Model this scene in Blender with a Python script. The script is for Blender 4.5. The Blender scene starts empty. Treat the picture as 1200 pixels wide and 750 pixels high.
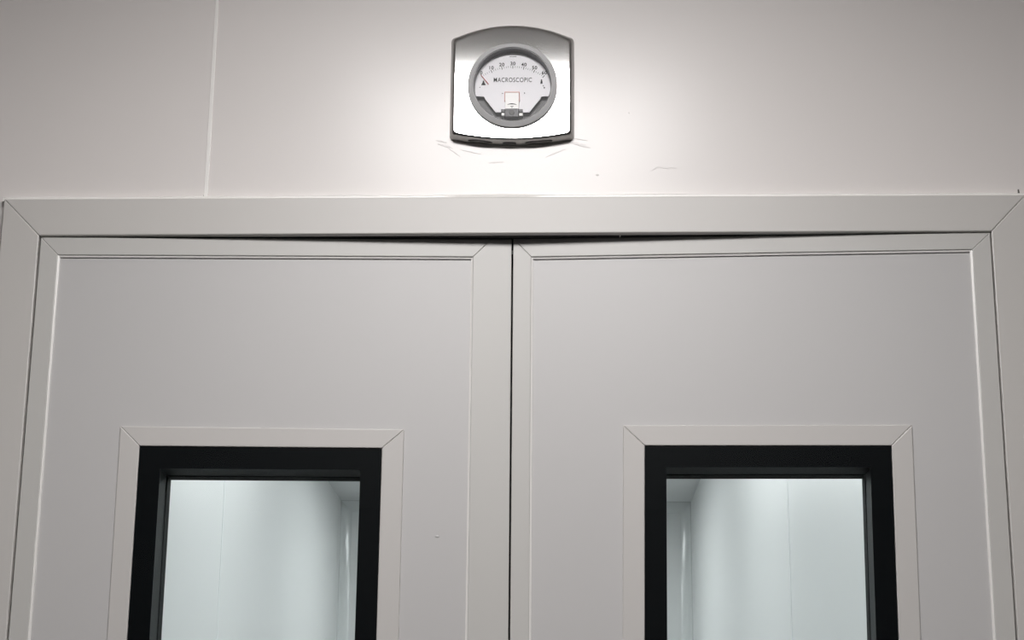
import bpy, bmesh, math, random
from mathutils import Matrix, Vector

random.seed(4)
sc = bpy.context.scene
C = sc.collection

# ------------------------------------------------------------------ camera
# metres; wall surface = plane Y 0, +Y goes through the doorway, Z up
cam_d = bpy.data.cameras.new('camera')
cam = bpy.data.objects.new('camera', cam_d)
C.objects.link(cam)
rot = Matrix(((0.99971, -0.002123, 0.023981),
              (0.022552, -0.266112, -0.963678),
              (0.008428, 0.96394, -0.265987)))
cam.matrix_world = Matrix.Translation((0, -2.2867, 1.3498)) @ rot.to_4x4()
cam_d.sensor_width = 36.0
cam_d.lens = 2136.6 / 1200 * 36.0
cam_d.clip_start = 0.02
sc.camera = cam

# ------------------------------------------------------------------ world, exposure
world = bpy.data.worlds.new('world')
sc.world = world
world.use_nodes = True
world.node_tree.nodes['Background'].inputs[0].default_value = (0.9, 0.95, 1, 1)
world.node_tree.nodes['Background'].inputs[1].default_value = 0.02
sc.view_settings.view_transform = 'Standard'
sc.view_settings.look = 'None'
sc.view_settings.gamma = 1.0
sc.view_settings.use_curve_mapping = False
sc.view_settings.exposure = 0.0
LAMP = 29.0          # radiance of the LED panel in the near room
LAMP_FAR = 6.4      # radiance of the LED panels beyond the doors

CEIL = 2.74          # near room
CEIL2 = 2.84         # corridor beyond the doors

# ------------------------------------------------------------------ materials
def mat(name, col, rough=0.5, metal=0.0, bump=0.0, bscale=60.0, coat=0.0, coat_rough=0.1,
        var=0.0, vscale=3.0, spec=0.5, emit=None, estr=0.0, detail=3.0):
    m = bpy.data.materials.new(name)
    m.use_nodes = True
    nt = m.node_tree
    b = nt.nodes['Principled BSDF']
    b.inputs['Base Color'].default_value = (*col, 1)
    b.inputs['Roughness'].default_value = rough
    b.inputs['Metallic'].default_value = metal
    b.inputs['Specular IOR Level'].default_value = spec
    b.inputs['Coat Weight'].default_value = coat
    b.inputs['Coat Roughness'].default_value = coat_rough
    tc = nt.nodes.new('ShaderNodeTexCoord')
    if bump:
        n = nt.nodes.new('ShaderNodeTexNoise')
        n.inputs['Scale'].default_value = bscale
        n.inputs['Detail'].default_value = detail
        nt.links.new(tc.outputs['Object'], n.inputs['Vector'])
        bp = nt.nodes.new('ShaderNodeBump')
        bp.inputs['Strength'].default_value = bump
        bp.inputs['Distance'].default_value = 0.002
        nt.links.new(n.outputs['Fac'], bp.inputs['Height'])
        nt.links.new(bp.outputs['Normal'], b.inputs['Normal'])
        nt.links.new(bp.outputs['Normal'], b.inputs['Coat Normal'])
    if var:
        n = nt.nodes.new('ShaderNodeTexNoise')
        n.inputs['Scale'].default_value = vscale
        n.inputs['Detail'].default_value = 2
        nt.links.new(tc.outputs['Object'], n.inputs['Vector'])
        r = nt.nodes.new('ShaderNodeValToRGB')
        r.color_ramp.elements[0].position = 0.3
        r.color_ramp.elements[1].position = 0.7
        r.color_ramp.elements[0].color = (*[c * (1 - var) for c in col], 1)
        r.color_ramp.elements[1].color = (*[min(1, c * (1 + var)) for c in col], 1)
        nt.links.new(n.outputs['Fac'], r.inputs['Fac'])
        nt.links.new(r.outputs['Color'], b.inputs['Base Color'])
    if emit:
        b.inputs['Emission Color'].default_value = (*emit, 1)
        b.inputs['Emission Strength'].default_value = estr
    return m

def glass_mat(name, tint, ior=1.5, rough=0.0):
    m = bpy.data.materials.new(name)
    m.use_nodes = True
    nt = m.node_tree
    for n in list(nt.nodes):
        nt.nodes.remove(n)
    out = nt.nodes.new('ShaderNodeOutputMaterial')
    tr = nt.nodes.new('ShaderNodeBsdfTransparent')
    tr.inputs[0].default_value = (*tint, 1)
    gl = nt.nodes.new('ShaderNodeBsdfGlossy')
    gl.inputs['Roughness'].default_value = rough
    fr = nt.nodes.new('ShaderNodeFresnel')
    fr.inputs['IOR'].default_value = ior
    mx = nt.nodes.new('ShaderNodeMixShader')
    nt.links.new(fr.outputs[0], mx.inputs[0])
    nt.links.new(tr.outputs[0], mx.inputs[1])
    nt.links.new(gl.outputs[0], mx.inputs[2])
    nt.links.new(mx.outputs[0], out.inputs[0])
    return m

M = {}
M['wall'] = mat('wall_paint', (0.80, 0.76, 0.738), 0.50, spec=1.0, coat=0.5, coat_rough=0.24, bump=0.02, bscale=25, var=0.012)
M['frame'] = mat('frame_powder_coat', (0.63, 0.61, 0.585), 0.46, spec=1.0, var=0.01)
M['leaf_frame'] = mat('leaf_profile_coat', (0.585, 0.575, 0.552), 0.46, spec=1.0, var=0.01)
M['leaf_panel'] = mat('leaf_panel_coat', (0.572, 0.562, 0.558), 0.46, spec=1.0, var=0.01)
M['trim'] = mat('window_trim_coat', (0.60, 0.58, 0.56), 0.46, spec=1.0)
M['bead'] = mat('panel_bead_highlight', (0.86, 0.845, 0.82), 0.35, spec=1.0)  # highlight along the panel edge put into a whiter bead colour
M['strip'] = mat('joint_strip', (0.97, 0.95, 0.92), 0.45, spec=1.0, coat=0.5, coat_rough=0.3)
M['sealant'] = mat('sealant', (0.95, 0.93, 0.90), 0.45, spec=1.0, coat=0.4, coat_rough=0.3)
M['smear'] = mat('dried_sealant', (0.76, 0.725, 0.71), 0.46, spec=1.0, coat=0.25, coat_rough=0.3, bump=0.3, bscale=180)
M['dark_gap_seal'] = mat('black_gap_and_seal', (0.008, 0.009, 0.008), 0.6)
M['frit'] = mat('black_glass_print', (0.003, 0.004, 0.005), 0.4, spec=0.1)
M['spacer'] = mat('dark_spacer', (0.016, 0.019, 0.022), 0.6, spec=0.25)
M['spacer_black'] = mat('black_spacer', (0.004, 0.005, 0.006), 0.7, spec=0.15)
M['glass'] = glass_mat('window_glass', (0.985, 0.995, 0.994), 1.24)
M['lens'] = glass_mat('gauge_lens', (0.995, 0.995, 0.995), 1.12, 0.25)
M['chrome'] = mat('polished_steel', (0.92, 0.91, 0.90), 0.07, 1.0, bump=0.05, bscale=14, detail=1.5)
M['bezel'] = mat('cast_aluminium', (0.80, 0.80, 0.81), 0.36, 0.3)
M['dark_rim'] = mat('steel_rim_dark_reflection', (0.42, 0.415, 0.405), 0.32, 1.0)  # plate rim: its dark reflections put into a darker steel colour
M['slot'] = mat('slot_dark', (0.05, 0.048, 0.045), 0.5)
M['case'] = mat('gauge_case_dark', (0.045, 0.045, 0.05), 0.45)
M['dial'] = mat('dial_white', (0.93, 0.92, 0.96), 0.45)
M['dial_band'] = mat('dial_band', (0.76, 0.75, 0.79), 0.5)
M['plastic'] = mat('white_plastic', (0.86, 0.85, 0.83), 0.35)
M['ink'] = mat('dial_ink', (0.012, 0.012, 0.015), 0.6, spec=0.2)
M['red'] = mat('pointer_red', (0.45, 0.05, 0.06), 0.5)
M['pink'] = mat('red_edge', (0.75, 0.38, 0.33), 0.5)
M['room_wall'] = mat('room_wall_paint', (0.45, 0.44, 0.43), 0.5)
M['ceiling'] = mat('ceiling_paint', (0.82, 0.805, 0.79), 0.6)
M['floor'] = mat('floor_vinyl', (0.16, 0.165, 0.165), 0.4, var=0.05)
M['lamp'] = mat('led_diffuser', (0.9, 0.9, 0.9), 0.5, emit=(1, 0.975, 0.965), estr=LAMP)
M['lamp_far'] = mat('led_diffuser_far', (0.9, 0.9, 0.9), 0.5, emit=(0.97, 1, 1), estr=LAMP_FAR)
M['white_metal'] = mat('lamp_frame', (0.8, 0.8, 0.8), 0.4)
M['far'] = mat('corridor_panel', (0.74, 0.75, 0.75), 0.45, coat=0.12, coat_rough=0.25)
M['far_strip'] = mat('corridor_joint', (0.85, 0.87, 0.87), 0.3)
M['cove'] = mat('cove_profile', (0.68, 0.70, 0.70), 0.2, coat=0.8, coat_rough=0.08)
M['chip'] = mat('dark_chip', (0.10, 0.09, 0.085), 0.6)

# ------------------------------------------------------------------ helpers
def link(name, me, m, parent=None):
    o = bpy.data.objects.new(name, me)
    C.objects.link(o)
    if m:
        me.materials.append(M[m])
    if parent:
        o.parent = parent
    return o

def fin(bm, name, smooth=None):
    bmesh.ops.recalc_face_normals(bm, faces=bm.faces)
    me = bpy.data.meshes.new(name)
    bm.to_mesh(me)
    bm.free()
    if smooth is not None:
        for p in me.polygons:
            p.use_smooth = True
        me.set_sharp_from_angle(angle=math.radians(smooth))
    return me

def empty(name, loc=(0, 0, 0)):
    o = bpy.data.objects.new(name, None)
    o.location = loc
    o.empty_display_size = 0.1
    C.objects.link(o)
    return o

def tag(o, label, cat=None, kind=None, group=None):
    o['label'] = label
    if cat:
        o['category'] = cat
    if kind:
        o['kind'] = kind
    if group:
        o['group'] = group
    return o

def prism(name, pts, y0, y1, m, parent=None, bevel=0.0, seg=2):
    """pts: outline in (x, z); extruded from depth y0 (front) to y1 (back)"""
    bm = bmesh.new()
    f = [bm.verts.new((x, y0, z)) for x, z in pts]
    b = [bm.verts.new((x, y1, z)) for x, z in pts]
    n = len(pts)
    bm.faces.new(f)
    bm.faces.new(list(reversed(b)))
    for i in range(n):
        bm.faces.new((f[i], f[(i + 1) % n], b[(i + 1) % n], b[i]))
    bmesh.ops.recalc_face_normals(bm, faces=bm.faces)
    if bevel:
        bmesh.ops.bevel(bm, geom=list(bm.edges), offset=bevel, segments=seg, profile=0.5,
                        affect='EDGES', clamp_overlap=True)
    return link(name, fin(bm, name), m, parent)

def box(name, x0, x1, y0, y1, z0, z1, m, parent=None, bevel=0.0):
    return prism(name, [(x0, z0), (x1, z0), (x1, z1), (x0, z1)], y0, y1, m, parent, bevel)

def ring(name, outer, inner, y0, y1, m, parent=None):
    """closed band between two outlines with the same number of points"""
    bm = bmesh.new()
    n = len(outer)
    V = lambda pts, y: [bm.verts.new((x, y, z)) for x, z in pts]
    a, b, c, d = V(outer, y0), V(inner, y0), V(inner, y1), V(outer, y1)
    for i in range(n):
        j = (i + 1) % n
        for p, q in ((a, b), (b, c), (c, d), (d, a)):
            bm.faces.new((p[i], p[j], q[j], q[i]))
    return link(name, fin(bm, name), m, parent)

def lathe(name, prof, m, parent=None, n=96, closed=False, smooth=30):
    """prof: list of (radius, y); turned about the local Y axis"""
    bm = bmesh.new()
    rows = []
    for r, y in prof:
        rows.append([bm.verts.new((r * math.cos(2 * math.pi * i / n), y, r * math.sin(2 * math.pi * i / n))) for i in range(n)])
    m_ = len(rows)
    for k in range(m_ if closed else m_ - 1):
        a, b = rows[k], rows[(k + 1) % m_]
        for i in range(n):
            j = (i + 1) % n
            bm.faces.new((a[i], a[j], b[j], b[i]))
    if not closed:
        bm.faces.new(rows[0])
        bm.faces.new(list(reversed(rows[-1])))
    return link(name, fin(bm, name, smooth), m, parent)

def text_mesh(name, s, size, m, parent, loc, bold=0.0, squash=1.0, spacing=1.1):
    cu = bpy.data.curves.new(name, 'FONT')
    cu.body = s
    cu.size = size
    cu.align_x = 'CENTER'
    cu.align_y = 'CENTER'
    cu.offset = bold
    cu.space_character = spacing
    cu.extrude = 0.00008
    tmp = bpy.data.objects.new('tmp_text', cu)
    C.objects.link(tmp)
    dg = bpy.context.evaluated_depsgraph_get()
    me = bpy.data.meshes.new_from_object(tmp.evaluated_get(dg))
    bpy.data.objects.remove(tmp)
    bpy.data.curves.remove(cu)
    me.transform(Matrix.Rotation(math.pi / 2, 4, 'X') @ Matrix.Scale(squash, 4, (1, 0, 0)))
    me.materials.clear()
    o = link(name, me, m, parent)
    o.location = loc
    return o

# ------------------------------------------------------------------ wall with the doorway
SEAM = -0.466
wf = empty('wall_front', (0, 0, 0))
tag(wf, 'pale warm grey metal panel wall above and around the double door', kind='structure')
XL, XR = -3.2, 3.1
g = 0.0012
prism('wall_panel', [(XL, 0), (-0.70, 0), (-0.70, 2.115), (SEAM - g, 2.115), (SEAM - g, CEIL), (XL, CEIL)], 0, 0.078, 'wall', wf, 0.0012)
prism('wall_panel', [(SEAM + g, 2.115), (0.585, 2.125), (0.585, 0), (XR, 0), (XR, CEIL), (SEAM + g, CEIL)], 0, 0.078, 'wall', wf, 0.0012)
prism('joint_strip', [(SEAM - 0.0028, 2.148), (SEAM + 0.0024, 2.148), (SEAM + 0.0028, CEIL), (SEAM - 0.0008, CEIL)], -0.0012, 0.01, 'strip', wf, 0.0005)
# silicone bead over the door header
bm = bmesh.new()
N = 60
secs = []
for i in range(N + 1):
    x = -0.735 + 1.352 * i / N
    zt = 2.1432 + (x + 0.7311) * (2.1497 - 2.143) / 1.3433
    w = 0.0050 + 0.0006 * math.sin(i * 0.7) + 0.0010 * math.exp(-((x + 0.1) / 0.2) ** 2)
    secs.append([bm.verts.new((x, y, z)) for y, z in ((0.001, zt - 0.003), (-0.010, zt - 0.003), (-0.0095, zt + w * 0.45), (-0.006, zt + w * 0.85), (0.001, zt + w))])
for a, b in zip(secs[:-1], secs[1:]):
    for k in range(4):
        bm.faces.new((a[k], a[k + 1], b[k + 1], b[k]))
bm.faces.new(secs[0]); bm.faces.new(list(reversed(secs[-1])))
link('sealant_bead', fin(bm, 'sealant_bead', 50), 'sealant', wf)
prism('chip', [(0.6085, 2.1555), (0.6115, 2.1552), (0.6108, 2.1570), (0.6103, 2.1612), (0.6085, 2.1608)], -0.0006, 0.002, 'chip', wf)
prism('chip', [(SEAM - 0.0035, 2.1492), (SEAM - 0.0026, 2.1492), (SEAM - 0.0026, 2.1528), (SEAM - 0.0033, 2.1522)], -0.0006, 0.002, 'chip', wf)
# small dings in the sheet, by the gauge
def ding(x, z, w, h):
    bm = bmesh.new()
    bmesh.ops.create_uvsphere(bm, u_segments=12, v_segments=8, radius=1.0)
    bmesh.ops.scale(bm, vec=(w, 0.0006, h), verts=bm.verts)
    o = link('ding', fin(bm, 'ding', 60), 'wall', wf)
    o.location = (x, 0, z)
ding(0.0549, 2.1812, 0.0022, 0.0016)
ding(-0.3797, 2.1545, 0.0010, 0.0010)
ding(0.098, 2.27, 0.0012, 0.0014)

# ------------------------------------------------------------------ door frame (mitred trim)
tf = empty('trim_1', (-0.057, 0, 0))
tag(tf, 'mitred pale grey door frame around the double door', kind='structure')
off = Vector((0.057, 0, 0))
def under(root, o):
    """keep world place while parented to an empty that only has a location"""
    o.parent = root
    o.location = o.location - root.location
    return o
oTL, oTR = (-0.7325, 2.1430), (0.6160, 2.1497)
iTL, iTR = (-0.6821, 2.0919), (0.5680, 2.0993)
FY0, FY1 = -0.012, 0.092
under(tf, prism('header', [oTL, oTR, iTR, iTL], FY0, FY1, 'frame', None, 0.0016))
under(tf, prism('jamb', [oTL, iTL, (-0.6821, 0), (-0.7325, 0)], FY0, FY1, 'frame', None, 0.0013))
under(tf, prism('jamb', [oTR, (0.6160, 0), (0.5680, 0), iTR], FY0, FY1, 'frame', None, 0.0013))
# black header seal; jamb strips added in black for shade in the side gaps
zl = lambda x: 2.0919 + (x + 0.6821) * (2.0993 - 2.0919) / 1.2501
under(tf, prism('dark_gap_seal', [(-0.6815, zl(-0.6815) + 0.001), (0.0835, zl(0.0835) + 0.001), (0.0835, zl(0.0835) - 0.0009), (-0.6815, zl(-0.6815) - 0.0009)], -0.0020, 0.06, 'dark_gap_seal'))
under(tf, prism('dark_gap_seal', [(0.0852, zl(0.0852) + 0.001), (0.5675, zl(0.5675) + 0.001), (0.5675, zl(0.5675) - 0.0009), (0.0852, zl(0.0852) - 0.0009)], -0.0020, 0.06, 'dark_gap_seal'))
under(tf, prism('dark_gap_seal', [(-0.6825, 0.0), (-0.6806, 0.0), (-0.6806, 2.088), (-0.6825, 2.088)], 0.002, 0.05, 'dark_gap_seal'))
under(tf, prism('dark_gap_seal', [(0.5658, 0.0), (0.5685, 0.0), (0.5685, 2.095), (0.5672, 2.095)], 0.002, 0.05, 'dark_gap_seal'))

# ------------------------------------------------------------------ door leaves
def quad_lines(tl, tr, bl, br, zb):
    """corner list of a light's outline; the sides run on along their own direction to height zb"""
    def ext(a, b):
        t = (a[1] - zb) / (a[1] - b[1])
        return (a[0] + (b[0] - a[0]) * t * 0.6, zb)
    return [tl, tr, ext(tr, br), ext(tl, bl)]

def make_leaf(name, label, hinge, phi, s, D):
    """s=+1: leaf extends to +x from its hinge.  outlines in leaf coordinates (u, z)"""
    root = empty(name, (hinge, -0.010, 0))
    root.rotation_euler = (0, 0, s * phi)
    tag(root, label, kind='structure')
    T = 0.088          # leaf thickness
    R_ = 0.0045        # panel lies this far behind the edge profile
    zb = 0.01
    P = D['panel']
    W = D['trim']
    B = D['border']
    G = D['glass']
    # panel skin round the window: four fields that meet behind the trim
    Wi = B
    o_ = D['skin']
    ring('panel', o_, [Wi[0], Wi[1], Wi[2], Wi[3]], R_, T - R_, 'leaf_panel', root)
    for nm, pts in D['edge']:
        prism(nm, pts, 0, T, 'leaf_frame', root, 0.0009)
    # sloping bead between the edge profile and the panel
    E0, E1 = D['bead']
    for k in range(4):
        j = (k + 1) % 4
        bm = bmesh.new()
        q = [(E0[k], 0.0016), (E0[j], 0.0016), (E1[j], 0.0022), (E1[k], 0.0022)]
        a = [bm.verts.new((p[0], y, p[1])) for p, y in q]
        b = [bm.verts.new((p[0], R_ + 0.004, p[1])) for p, y in q]
        bm.faces.new(a); bm.faces.new(list(reversed(b)))
        for t in range(4):
            bm.faces.new((a[t], a[(t + 1) % 4], b[(t + 1) % 4], b[t]))
        link('bead', fin(bm, 'bead'), 'bead', root)
    # window trim, mitred
    y0 = R_ - 0.0028
    tr = []
    for k in range(4):
        j = (k + 1) % 4
        tr.append(prism('window_trim', [W[k], W[j], B[j], B[k]], y0, T - y0, 'trim', root, 0.0011))
    # double glazing with black printed borders
    win = empty('window_unit')
    win.parent = root
    e = 0.0006
    shr = lambda q, d: [(q[0][0] + d, q[0][1] - d), (q[1][0] - d, q[1][1] - d), (q[2][0] - d, q[2][1] + d), (q[3][0] + d, q[3][1] + d)]
    Bi = shr(B, e)
    prism('pane', Bi, y0 + 0.0010, y0 + 0.0014, 'glass', win)
    ring('printed_border', Bi, G, y0 + 0.0018, y0 + 0.0034, 'frit', win)
    ys = y0 + 0.0036
    ym = ys + 0.050
    ye = T - y0 - 0.0040
    Gs = shr(G, -0.0005)
    G2 = shr(G, -0.006)
    names = []
    for k in range(4):
        j = (k + 1) % 4
        prism('spacer_bar', [G2[k], G2[j], Gs[j], Gs[k]], ys, ym, 'spacer', win)
    ring('inner_seal', G2, shr(G, 0.0004), ym + 0.0002, ye, 'spacer_black', win)
    ring('printed_border', Bi, G, ye + 0.0002, ye + 0.0016, 'frit', win)
    prism('pane', Bi, ye + 0.0020, ye + 0.0024, 'glass', win)
    return root

# left leaf (u runs right from the hinge)
zL = lambda u: 2.0900 + u * 0.0070          # top edge
wb = 1.04                                   # window bottom
D = {}
D['panel'] = None
D['skin'] = [(0.010, zL(0) - 0.012), (0.612, zL(0.612) - 0.012), (0.612, 0.02), (0.010, 0.02)]
BW = 0.0026         # bead width
D['bead'] = ([(0.0270 - BW, 2.0637 + BW), (0.5686 + BW, 2.0670 + BW), (0.5676 + BW, 0.05 - BW), (0.0270 - BW, 0.05 - BW)],
             [(0.0270, 2.0637), (0.5686, 2.0670), (0.5676, 0.05), (0.0270, 0.05)])
pL, pR, pt0, pt1 = 0.0270 - BW, 0.5686 + BW, 2.0637 + BW, 2.0670 + BW
D['edge'] = [
    ('top_rail', [(0.0004, zL(0)), (0.5956, zL(0.5956)), (pR, pt1), (pL, pt0)]),
    ('hinge_stile', [(0.0004, zL(0)), (pL, pt0), (pL, 0.05 - BW), (0.0004, 0.01)]),
    ('meeting_stile', [(0.5956, zL(0.5956)), (0.6221, zL(0.6221)), (0.6228, 0.01), (0.5956, 0.01), (pR - 0.0010, 0.05 - BW), (pR, pt1)]),
    ('bottom_rail', [(0.0004, 0.01), (pL, 0.05 - BW), (pR - 0.0010, 0.05 - BW), (0.5956, 0.01)]),
]
D['trim'] = quad_lines((0.1212, 1.8372), (0.4859, 1.8366), (0.1226, 1.5651), (0.4852, 1.5684), wb)
D['border'] = quad_lines((0.1475, 1.8118), (0.4581, 1.8120), (0.1468, 1.5653), (0.4572, 1.5682), wb + 0.027)
D['glass'] = quad_lines((0.1755, 1.7827), (0.4311, 1.7834), (0.1746, 1.5656), (0.4303, 1.5679), wb + 0.055)
d1 = make_leaf('door_1', 'left leaf of the pale grey double door, black-bordered window, wide meeting stile', -0.6802, 0.031, 1, D)

# right leaf (u runs left from the hinge, so negative)
zR = lambda u: 2.0976 + u * 0.0040
D = {}
D['panel'] = None
D['skin'] = [(-0.614, zR(-0.61) - 0.012), (-0.010, zR(0) - 0.012), (-0.010, 0.02), (-0.614, 0.02)]
D['bead'] = ([(-0.5970 - BW, 2.0673 + BW), (-0.0272 + BW, 2.0727 + BW), (-0.0294 + BW, 0.05 - BW), (-0.5970 - BW, 0.05 - BW)],
             [(-0.5970, 2.0673), (-0.0272, 2.0727), (-0.0294, 0.05), (-0.5970, 0.05)])
qL, qR, qt0, qt1 = -0.5970 - BW, -0.0272 + BW, 2.0673 + BW, 2.0727 + BW
D['edge'] = [
    ('top_rail', [(-0.6235, zR(-0.6235)), (-0.0004, zR(0)), (qR, qt1), (qL, qt0)]),
    ('hinge_stile', [(-0.0004, zR(0)), (-0.0012, 0.01), (qR - 0.0022, 0.05 - BW), (qR, qt1)]),
    ('meeting_stile', [(-0.6235, zR(-0.6235)), (qL, qt0), (qL, 0.05 - BW), (-0.6225, 0.01)]),
    ('bottom_rail', [(-0.6225, 0.01), (qL, 0.05 - BW), (qR - 0.0022, 0.05 - BW), (-0.0012, 0.01)]),
]
D['trim'] = quad_lines((-0.4806, 1.8430), (-0.1133, 1.8424), (-0.4848, 1.5702), (-0.1176, 1.5714), wb)
D['border'] = quad_lines((-0.4531, 1.8166), (-0.1403, 1.8158), (-0.4575, 1.5703), (-0.1446, 1.5713), wb + 0.027)
D['glass'] = quad_lines((-0.4257, 1.7884), (-0.1681, 1.7881), (-0.4291, 1.5704), (-0.1718, 1.5712), wb + 0.055)
d2 = make_leaf('door_2', 'right leaf of the pale grey double door, black-bordered window, narrow meeting stile', 0.5668, 0.031, -1, D)

# black strip added on the right leaf's meeting edge, blocks light through the gap
o = box('dark_gap_seal', -0.6290, -0.6222, 0.045, 0.060, 0.012, 2.088, 'dark_gap_seal', d2)
# little dent in the left panel
bm = bmesh.new()
bmesh.ops.create_uvsphere(bm, u_segments=12, v_segments=8, radius=1.0)
bmesh.ops.scale(bm, vec=(0.0030, 0.0008, 0.0016), verts=bm.verts)
o = link('dent', fin(bm, 'dent', 60), 'leaf_panel', d1)
o.location = (0.531, 0.0045, 1.699)

# ------------------------------------------------------------------ pressure gauge
GX, GZ = -0.0592, 2.2975
gauge = empty('pressure_gauge', (GX, 0, GZ))
tag(gauge, 'round dial pressure gauge on a polished steel plate above the double door', 'gauge')

def plate_outline(hw, ht, sag_t, hb, sag_b, rc, nx=22):
    """closed outline in (x, z): bowed top and bottom, straight sides, small round corners"""
    pts = []
    top = lambda x: ht - sag_t * (x / hw) ** 2
    bot = lambda x: hb + sag_b * (x / hw) ** 2
    for i in range(nx + 1):
        x = -hw + rc + (2 * hw - 2 * rc) * i / nx
        pts.append((x, top(x)))
    cr = [(math.cos(a), math.sin(a)) for a in (math.radians(t) for t in (60, 30, 0))]
    zt = top(hw - rc)
    for c, s_ in cr:
        pts.append((hw - rc + rc * c, zt - rc + rc * s_ - rc * 0.15 * (1 - s_)))
    zbb = bot(hw - rc)
    za, zc = zt - rc * 1.15, zbb + rc
    side = [za + (zc - za) * k / 12 for k in range(1, 12)]
    pts += [(hw, z) for z in side]
    for c, s_ in reversed(cr):
        pts.append((hw - rc + rc * c, zbb + rc - rc * s_))
    for i in range(nx + 1):
        x = hw - rc - (2 * hw - 2 * rc) * i / nx
        pts.append((x, bot(x)))
    for c, s_ in cr:
        pts.append((-hw + rc - rc * c, zbb + rc - rc * s_))
    pts += [(-hw, z) for z in reversed(side)]
    for c, s_ in reversed(cr):
        pts.append((-hw + rc - rc * c, zt - rc + rc * s_ - rc * 0.15 * (1 - s_)))
    return pts

rows = []
ht, hb = 2.3957 - GZ, 2.2225 - GZ
for y, ins, it, ib in ((0.0, 0.0, 0.0, 0.0), (-0.004, 0.0004, 0.0006, 0.0002), (-0.0135, 0.0034, 0.0048, 0.0012), (-0.0160, 0.0046, 0.0070, 0.0020), (-0.0172, 0.0060, 0.0090, 0.0030), (-0.0175, 0.0078, 0.0110, 0.0045)):
    rows.append([(x, y, z) for x, z in plate_outline(0.0834 - ins * 0.85, ht - it, 0.0205, hb + ib, 0.0085, 0.0055)])
bm = bmesh.new()
vr = [[bm.verts.new(p) for p in r] for r in rows]
n = len(vr[0])
for a, b in zip(vr[:-1], vr[1:]):
    for i in range(n):
        j = (i + 1) % n
        bm.faces.new((a[i], a[j], b[j], b[i]))
DX, DZ = -0.0585 - GX, 2.3013 - GZ          # dial centre
RH = 0.0545
hole = []
for v in vr[-1]:
    a = math.atan2(v.co.z - DZ, v.co.x - DX)
    hole.append([bm.verts.new((DX + RH * math.cos(a), y, DZ + RH * math.sin(a))) for y in (-0.0175, 0.0)])
for i in range(n):
    j = (i + 1) % n
    f = bm.faces.new((vr[-1][i], vr[-1][j], hole[j][0], hole[i][0]))
    bm.faces.new((hole[i][0], hole[j][0], hole[j][1], hole[i][1]))
    bm.faces.new((hole[i][1], hole[j][1], vr[0][j], vr[0][i]))
pm = fin(bm, 'mounting_plate', 50)
for p in pm.polygons:
    if abs(p.normal.y) > 0.999:
        p.use_smooth = False
plate = link('mounting_plate', pm, 'chrome', gauge)
pm.materials.append(M['dark_rim'])
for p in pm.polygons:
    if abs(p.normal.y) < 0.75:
        p.material_index = 1  # rim faces get the steel darkened for reflections
# openings in the plate's lower edge
for xa, xb, h_ in ((-0.058, -0.026, 0.004), (-0.012, 0.006, 0.003), (0.018, 0.054, 0.004)):
    zc = hb + 0.0085 * (((xa + xb) / 2) / 0.0834) ** 2
    sl = 0.0085 * 2 * ((xa + xb) / 2) / 0.0834 ** 2
    m_ = (xb - xa) / 2
    zz = lambda x: hb + 0.0085 * (x / 0.0834) ** 2 + 0.0004
    bm = bmesh.new()
    K = 8
    ra = []
    for i in range(K + 1):
        x = xa + (xb - xa) * i / K
        t = h_ * (1 - abs(2 * i / K - 1) ** 4) * 0.5 + 0.0004
        ra.append([bm.verts.new((x, y, z)) for y, z in ((-0.0085 - t, zz(x) - 0.0008), (-0.0085 + t, zz(x) - 0.0008), (-0.0085 + t, zz(x) + 0.0025), (-0.0085 - t, zz(x) + 0.0025))])
    for a, b in zip(ra[:-1], ra[1:]):
        for k in range(4):
            bm.faces.new((a[k], a[(k + 1) % 4], b[(k + 1) % 4], b[k]))
    bm.faces.new(ra[0]); bm.faces.new(list(reversed(ra[-1])))
    link('slot', fin(bm, 'slot'), 'slot', plate)

# dial assembly: its own centre, axis along -Y
def dial_part(o):
    o.location = o.location + Vector((DX, 0, DZ))
    return o
RB = 0.0603
dial_part(lathe('bezel', [(0.0540, -0.0172), (RB - 0.0008, -0.0174), (RB, -0.0182), (RB, -0.0212), (0.0597, -0.0220), (0.0540, -0.0246), (0.0533, -0.0249), (0.0531, -0.0236), (0.0522, -0.0226), (0.0522, -0.0172)], 'bezel', gauge, closed=True, smooth=28))
dial_part(lathe('case_liner', [(0.0521, -0.0020), (0.0521, -0.0222), (0.0513, -0.0222), (0.0513, -0.0026), (0.0001, -0.0026), (0.0001, -0.0020)], 'case', gauge, closed=True))
dial_part(lathe('lens', [(0.0520, -0.0240), (0.0520, -0.0230)], 'lens', gauge))

# white dial face: disc with the lower corners cut away
FY = -0.0105
FZ = 0.0            # face centre relative to the dial centre
pts = []
Rf = 0.0510
a0 = math.asin(-0.0117 / Rf)
for i in range(61):
    a = math.pi - a0 - (math.pi - 2 * a0) * i / 60
    pts.append((Rf * math.cos(a), Rf * math.sin(a)))
pts += [(0.0385, -0.0125), (0.0365, -0.0165), (0.0225, -0.0350), (-0.0225, -0.0350), (-0.0365, -0.0165), (-0.0385, -0.0125)]
face = prism('dial_face', pts, FY, FY + 0.0015, 'dial', gauge)
face.location = (DX, 0, DZ)
fp = lambda nm, q, m, d=0.0003: prism(nm, q, FY - d, FY - 0.00002, m, face)

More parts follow.
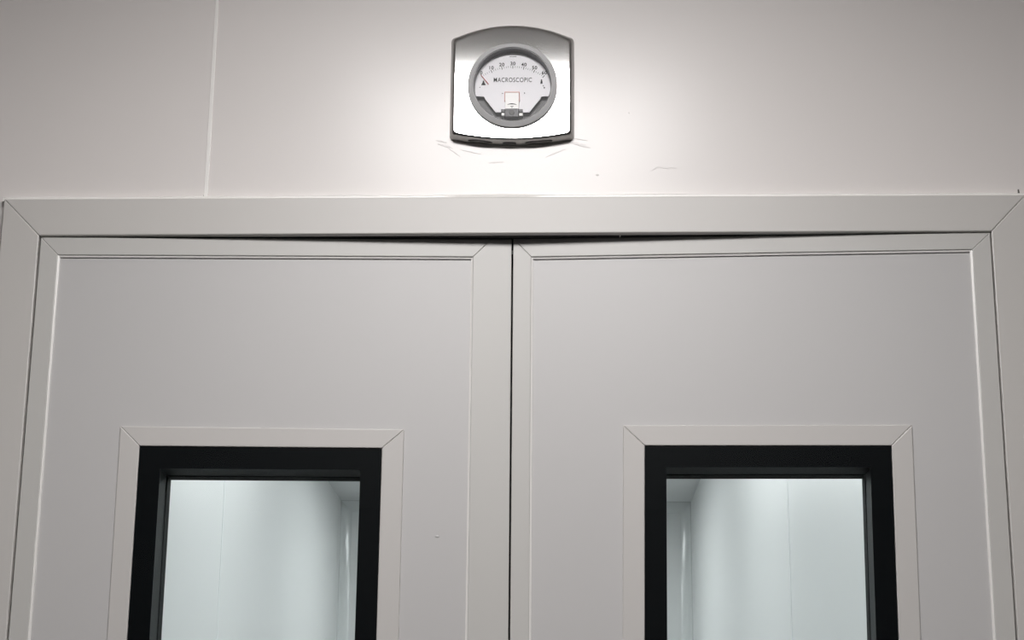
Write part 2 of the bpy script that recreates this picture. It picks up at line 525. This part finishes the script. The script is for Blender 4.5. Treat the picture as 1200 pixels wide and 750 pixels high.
PV = -0.0385
RT = 0.0685
h = 37.0
bm = bmesh.new()
for i in range(31):
    a = math.radians(-h + 2 * h * i / 30)
    major = i % 5 == 0
    r0, r1, w = (RT - 0.0018, RT + 0.0026, 0.00042) if major else (RT - 0.0008, RT + 0.0018, 0.00020)
    d = Vector((math.sin(a), math.cos(a)))
    t = Vector((d.y, -d.x))
    q = [d * r0 - t * w, d * r0 + t * w, d * r1 + t * w, d * r1 - t * w]
    v = [bm.verts.new((p.x, FY - 0.0002, PV + p.y)) for p in q]
    u = [bm.verts.new((p.x, FY - 0.00002, PV + p.y)) for p in q]
    bm.faces.new(v)
    for k in range(4):
        bm.faces.new((v[k], v[(k + 1) % 4], u[(k + 1) % 4], u[k]))
link('scale_marks', fin(bm, 'scale_marks'), 'ink', face)
for k in range(7):
    a = math.radians(-35.2 + 70.4 * k / 6)
    rr = 0.0735
    text_mesh('numeral', str(10 * k), 0.0068, 'ink', face, (rr * math.sin(a), FY - 0.0002, PV + rr * math.cos(a)), 0.00014)
text_mesh('lettering', 'MACROSCOPIC', 0.0092, 'ink', face, (0.0, FY - 0.0004, 0.0112), 0.00003, 0.74, 1.12)
# small line of print under the top edge: too small to read
bm = bmesh.new()
for i in range(7):
    x = -0.0046 + i * 0.0014
    v = [bm.verts.new(p) for p in ((x, FY - 0.0002, 0.0449), (x + 0.0009, FY - 0.0002, 0.0449), (x + 0.0009, FY - 0.0002, 0.0459), (x, FY - 0.0002, 0.0459))]
    bm.faces.new(v)
link('small_print', fin(bm, 'small_print'), 'ink', face)
fp('warning_mark', [(-0.0425, 0.0040), (-0.0360, 0.0040), (-0.0380, 0.0075), (-0.0386, 0.0105), (-0.0400, 0.0105), (-0.0405, 0.0075)], 'ink')
fp('warning_mark', [(0.0370, 0.0060), (0.0402, 0.0060), (0.0400, 0.0085), (0.0394, 0.0122), (0.0380, 0.0122), (0.0376, 0.0085)], 'ink')
for x, z, r in ((0.0412, 0.0030, 0.0007), (0.0425, 0.0002, 0.0010), (-0.0440, 0.0008, 0.0006), (0.0160, -0.0075, 0.0008), (-0.0135, -0.0080, 0.0007)):
    fp('screw', [(x + r * math.cos(t * math.pi / 4), z + r * math.sin(t * math.pi / 4)) for t in range(8)], 'ink')
# pointer resting on zero
a = math.radians(-37)
d = Vector((math.sin(a), math.cos(a))); t = Vector((d.y, -d.x))
r0, r1 = 0.0540, 0.0715
q = [d * r0 - t * 0.00055, d * r0 + t * 0.00055, d * r1 + t * 0.00030, d * r1 - t * 0.00030]
o = prism('pointer', [(p.x, PV + p.y) for p in q], FY - 0.0022, FY - 0.0014, 'red', gauge)
o.location = (DX, 0, DZ)
# zero adjuster: white tab with its red edge, black housing and screw below
def gpart(nm, q, y0, y1, m, parent=gauge, bevel=0.0):
    o = prism(nm, q, y0, y1, m, parent, bevel)
    if parent == gauge:
        o.location = (DX, 0, DZ)
    return o
rect = lambda x0, x1, z0, z1: [(x0, z0), (x1, z0), (x1, z1), (x0, z1)]
tab = gpart('zero_tab', rect(-0.0098, 0.0086, -0.0335, -0.0078), FY - 0.0035, FY, 'plastic', bevel=0.0004)
gpart('tab_edge', rect(-0.0101, 0.0089, -0.0078, -0.0070), FY - 0.0037, FY, 'pink', tab)
gpart('tab_edge', rect(-0.0107, -0.0100, -0.0200, -0.0072), FY - 0.0037, FY, 'pink', tab)
gpart('tab_edge', rect(0.0088, 0.0095, -0.0200, -0.0072), FY - 0.0037, FY, 'pink', tab)
arc = []
for i in range(13):
    x = -0.0062 + 0.0124 * i / 12 - 0.0006
    arc.append((x, -0.0238 - 0.0016 * ((i - 6) / 6) ** 2))
arc += [(x, z - 0.0014 + 0.0010 * abs(i_ - 6) / 6) for i_, (x, z) in reversed(list(enumerate(arc)))]
gpart('arrow_mark', arc, FY - 0.0038, FY - 0.0034, 'ink', tab)
gpart('arrow_mark', rect(-0.0028, 0.0016, -0.0283, -0.0277), FY - 0.0038, FY - 0.0034, 'ink', tab)
gpart('arrow_mark', rect(-0.0009, -0.0003, -0.0305, -0.0277), FY - 0.0038, FY - 0.0034, 'ink', tab)
hs = gpart('adjuster_housing', rect(-0.0102, 0.0090, -0.0460, -0.0338), -0.0215, -0.003, 'case', bevel=0.0010)
gpart('lug', rect(-0.0150, -0.0103, -0.0372, -0.0330), -0.0170, -0.003, 'case', hs, bevel=0.0004)
gpart('lug', rect(0.0091, 0.0140, -0.0372, -0.0330), -0.0170, -0.003, 'case', hs, bevel=0.0004)
gpart('lug', rect(-0.0145, -0.0103, -0.0425, -0.0385), -0.0170, -0.003, 'plastic', hs, bevel=0.0004)
gpart('lug', rect(0.0091, 0.0140, -0.0425, -0.0385), -0.0170, -0.003, 'plastic', hs, bevel=0.0004)
sw = lathe('adjusting_screw', [(0.0032, -0.0222), (0.0036, -0.0219), (0.0036, -0.0205)], 'slot', hs, n=24)
sw.location = (-0.0006, 0, -0.0395)
# scratches / specks in the polish, lower left of the dial
for x, z, r in ((-0.0480, -0.0405, 0.0007), (-0.0445, -0.0432, 0.0007), (-0.0520, -0.0395, 0.0004), (-0.0505, -0.0430, 0.0004)):
    prism('speck', [(x + r * math.cos(t * math.pi / 3), z + r * math.sin(t * math.pi / 3)) for t in range(6)], -0.0178, -0.0172, 'slot', plate)

# ------------------------------------------------------------------ dried sealant smears on the wall round the gauge
def smear(label, strokes, grp='sealant smears round the gauge'):
    bm = bmesh.new()
    cx, cz = strokes[0][0], strokes[0][1]
    for x0, z0, x1, z1, w in strokes:
        K = 10
        top_, bot_ = [], []
        nx_, nz_ = -(z1 - z0), (x1 - x0)
        L = math.hypot(nx_, nz_); nx_ /= L; nz_ /= L
        f_, b_ = [], []
        for i in range(K + 1):
            t = i / K
            e = w * math.sin(math.pi * (0.06 + 0.88 * t)) ** 0.7 * random.uniform(0.55, 1.0)
            px, pz = x0 + (x1 - x0) * t - cx, z0 + (z1 - z0) * t - cz
            k_ = random.uniform(0.3, 1.0)
            f_.append((px + nx_ * e, pz + nz_ * e))
            b_.append((px - nx_ * e * k_, pz - nz_ * e * k_))
        for y in (-0.0004,):
            a = [bm.verts.new((p[0], y, p[1])) for p in f_]
            c = [bm.verts.new((p[0], y, p[1])) for p in b_]
            a2 = [bm.verts.new((p[0], 0.0002, p[1])) for p in f_]
            c2 = [bm.verts.new((p[0], 0.0002, p[1])) for p in b_]
            for i in range(K):
                bm.faces.new((a[i], a[i + 1], c[i + 1], c[i]))
                bm.faces.new((a2[i], a2[i + 1], a[i + 1], a[i]))
                bm.faces.new((c[i], c[i + 1], c2[i + 1], c2[i]))
                bm.faces.new((a2[i + 1], a2[i], c2[i], c2[i + 1]))
            for i in (0, K):
                bm.faces.new((a[i], c[i], c2[i], a2[i]))
    o = link('sealant_smear', fin(bm, 'sealant_smear'), 'smear')
    o.location = (cx, 0, cz)
    return tag(o, label, 'smear', group=grp)
smear('dried sealant smear on the wall at the lower left corner of the gauge plate',
      [(-0.161, 2.2305, -0.146, 2.2270, 0.0018), (-0.158, 2.2250, -0.138, 2.2190, 0.0022), (-0.143, 2.2180, -0.128, 2.2075, 0.0012), (-0.128, 2.2170, -0.100, 2.2105, 0.0009)])
smear('dried sealant smear on the wall at the lower right corner of the gauge plate',
      [(0.020, 2.2270, 0.046, 2.2190, 0.0034), (0.024, 2.2330, 0.042, 2.2300, 0.0010), (-0.014, 2.2060, 0.012, 2.2180, 0.0010)])
smear('faint sealant streak on the wall below the middle of the gauge plate',
      [(-0.090, 2.1985, -0.070, 2.1995, 0.0014)])
smear('small sealant smudge on the wall well right of the gauge plate',
      [(0.127, 2.1870, 0.136, 2.1935, 0.0012), (0.136, 2.1930, 0.150, 2.1895, 0.0018), (0.150, 2.1920, 0.160, 2.1905, 0.0010)])

# ------------------------------------------------------------------ rest of the near room
RB_ = -6.0
def slab(name, x0, x1, y0, y1, z0, z1, m, label):
    o = box(name, x0, x1, y0, y1, z0, z1, m)
    return tag(o, label, kind='structure')
M['near_floor'] = mat('dark_floor', (0.09, 0.09, 0.092), 0.45, var=0.05)
slab('floor', XL, XR, RB_, 0.0, -0.1, 0.0, 'near_floor', 'grey vinyl floor of the room in front of the doors')
slab('wall_left', XL - 0.08, XL, RB_, 0.0, 0, CEIL, 'room_wall', 'plain panel wall left of the room')
slab('wall_right', XR, XR + 0.08, RB_, 0.0, 0, CEIL, 'room_wall', 'plain panel wall right of the room')
slab('wall_back', XL, XR, RB_ - 0.08, RB_, 0, CEIL, 'room_wall', 'plain panel wall behind the viewer')
slab('ceiling', XL - 0.08, XR + 0.08, RB_ - 0.08, 0.078, CEIL, CEIL + 0.08, 'ceiling', 'plain pale ceiling of the room in front of the doors')

def led_panel(x0, x1, y0, y1, z, m, label):
    root = empty('ceiling_light', ((x0 + x1) / 2, (y0 + y1) / 2, z))
    tag(root, label, 'ceiling light')
    hx, hy = (x1 - x0) / 2, (y1 - y0) / 2
    bm = bmesh.new()
    bmesh.ops.create_cube(bm, size=1.0)
    bmesh.ops.scale(bm, vec=(2 * hx, 2 * hy, 0.006), verts=bm.verts)
    o = link('diffuser', fin(bm, 'diffuser'), m, root)
    o.location = (0, 0, -0.004)
    b = 0.016
    for ax, ay, sx, sy in ((0, -hy - b / 2, 2 * hx + 2 * b, b), (0, hy + b / 2, 2 * hx + 2 * b, b), (-hx - b / 2, 0, b, 2 * hy), (hx + b / 2, 0, b, 2 * hy)):
        bm = bmesh.new()
        bmesh.ops.create_cube(bm, size=1.0)
        bmesh.ops.scale(bm, vec=(sx, sy, 0.012), verts=bm.verts)
        bmesh.ops.bevel(bm, geom=list(bm.edges), offset=0.0015, segments=2, affect='EDGES')
        o = link('frame_bar', fin(bm, 'frame_bar'), 'white_metal', root)
        o.location = (ax, ay, -0.006)
    return root
led_panel(-0.37, 0.23, -1.66, -0.98, CEIL, 'lamp', 'square LED ceiling panel lighting the wall in front of the double door')

# ------------------------------------------------------------------ corridor beyond the doors
KX0, KX1, KY, K0 = -1.03, 0.648, 6.42, 0.078
def far_wall(name, x0, x1, splits, label):
    root = empty(name, (x0, 0, 0))
    tag(root, label, kind='structure')
    for a, b in zip(splits[:-1], splits[1:]):
        o = box('wall_panel', 0, x1 - x0, a + 0.0025, b - 0.0025, 0, CEIL2, 'far', root, 0.002)
    for a in splits[1:-1]:
        inner = x0 if abs(x0) < abs(x1) else x1
        xi = inner - x0
        box('joint_strip', xi - 0.004, xi + 0.0012 if xi > 0 else xi + 0.004, a - 0.004, a + 0.004, 0, CEIL2, 'far_strip', root) if xi > 0 else \
            box('joint_strip', xi - 0.0012, xi + 0.004, a - 0.004, a + 0.004, 0, CEIL2, 'far_strip', root)
    return root
far_wall('wall_far_left', KX0 - 0.05, KX0, [K0, 3.30, KY], 'white panel wall left of the corridor seen through the left window')
far_wall('wall_far_right', KX1, KX1 + 0.05, [K0, 2.76, KY], 'white panel wall right of the corridor seen through the right window')
slab('wall_far', KX0 - 0.05, KX1 + 0.05, KY, KY + 0.05, 0, CEIL2, 'far', 'white end wall of the corridor')
slab('ceiling_far', KX0 - 0.05, KX1 + 0.05, K0, KY + 0.05, CEIL2, CEIL2 + 0.08, 'far', 'white corridor ceiling')
slab('floor_far', KX0 - 0.05, KX1 + 0.05, K0, KY + 0.05, -0.1, 0.0, 'floor', 'grey corridor floor')

def cove(name, p0, p1, u, v, r, label):
    """quarter-round fillet along p0..p1; u, v point from the corner along the two surfaces"""
    bm = bmesh.new()
    u, v = Vector(u), Vector(v)
    prof = [(0, 0), (1, 0)]
    for i in range(1, 8):
        a = math.pi / 2 * i / 8
        prof.append((1 - math.sin(a), 1 - math.cos(a)))
    prof.append((0, 1))
    A = [bm.verts.new(Vector(p0) + u * r * a + v * r * b) for a, b in prof]
    B = [bm.verts.new(Vector(p1) + u * r * a + v * r * b) for a, b in prof]
    n = len(prof)
    for i in range(n):
        j = (i + 1) % n
        bm.faces.new((A[i], A[j], B[j], B[i]))
    bm.faces.new(A); bm.faces.new(list(reversed(B)))
    o = link(name, fin(bm, name, 30), 'cove')
    return tag(o, label, kind='structure')
cr = 0.05
cove('trim_2', (KX1, KY, 0), (KX1, KY, CEIL2), (-1, 0, 0), (0, -1, 0), cr, 'rounded corner strip at the right end of the corridor')
cove('trim_3', (KX0, KY, 0), (KX0, KY, CEIL2), (1, 0, 0), (0, -1, 0), cr, 'rounded corner strip at the left end of the corridor')
cove('trim_4', (KX0, KY, CEIL2), (KX1, KY, CEIL2), (0, -1, 0), (0, 0, -1), cr, 'rounded strip along the top of the corridor end wall')
led_panel(-0.49, 0.11, 0.6, 1.8, CEIL2, 'lamp_far', 'LED ceiling panel in the corridor just beyond the doors')
led_panel(-0.49, 0.11, 2.6, 3.8, CEIL2, 'lamp_far', 'LED ceiling panel in the middle of the corridor')
led_panel(-0.49, 0.11, 4.6, 5.8, CEIL2, 'lamp_far', 'LED ceiling panel near the far end of the corridor')
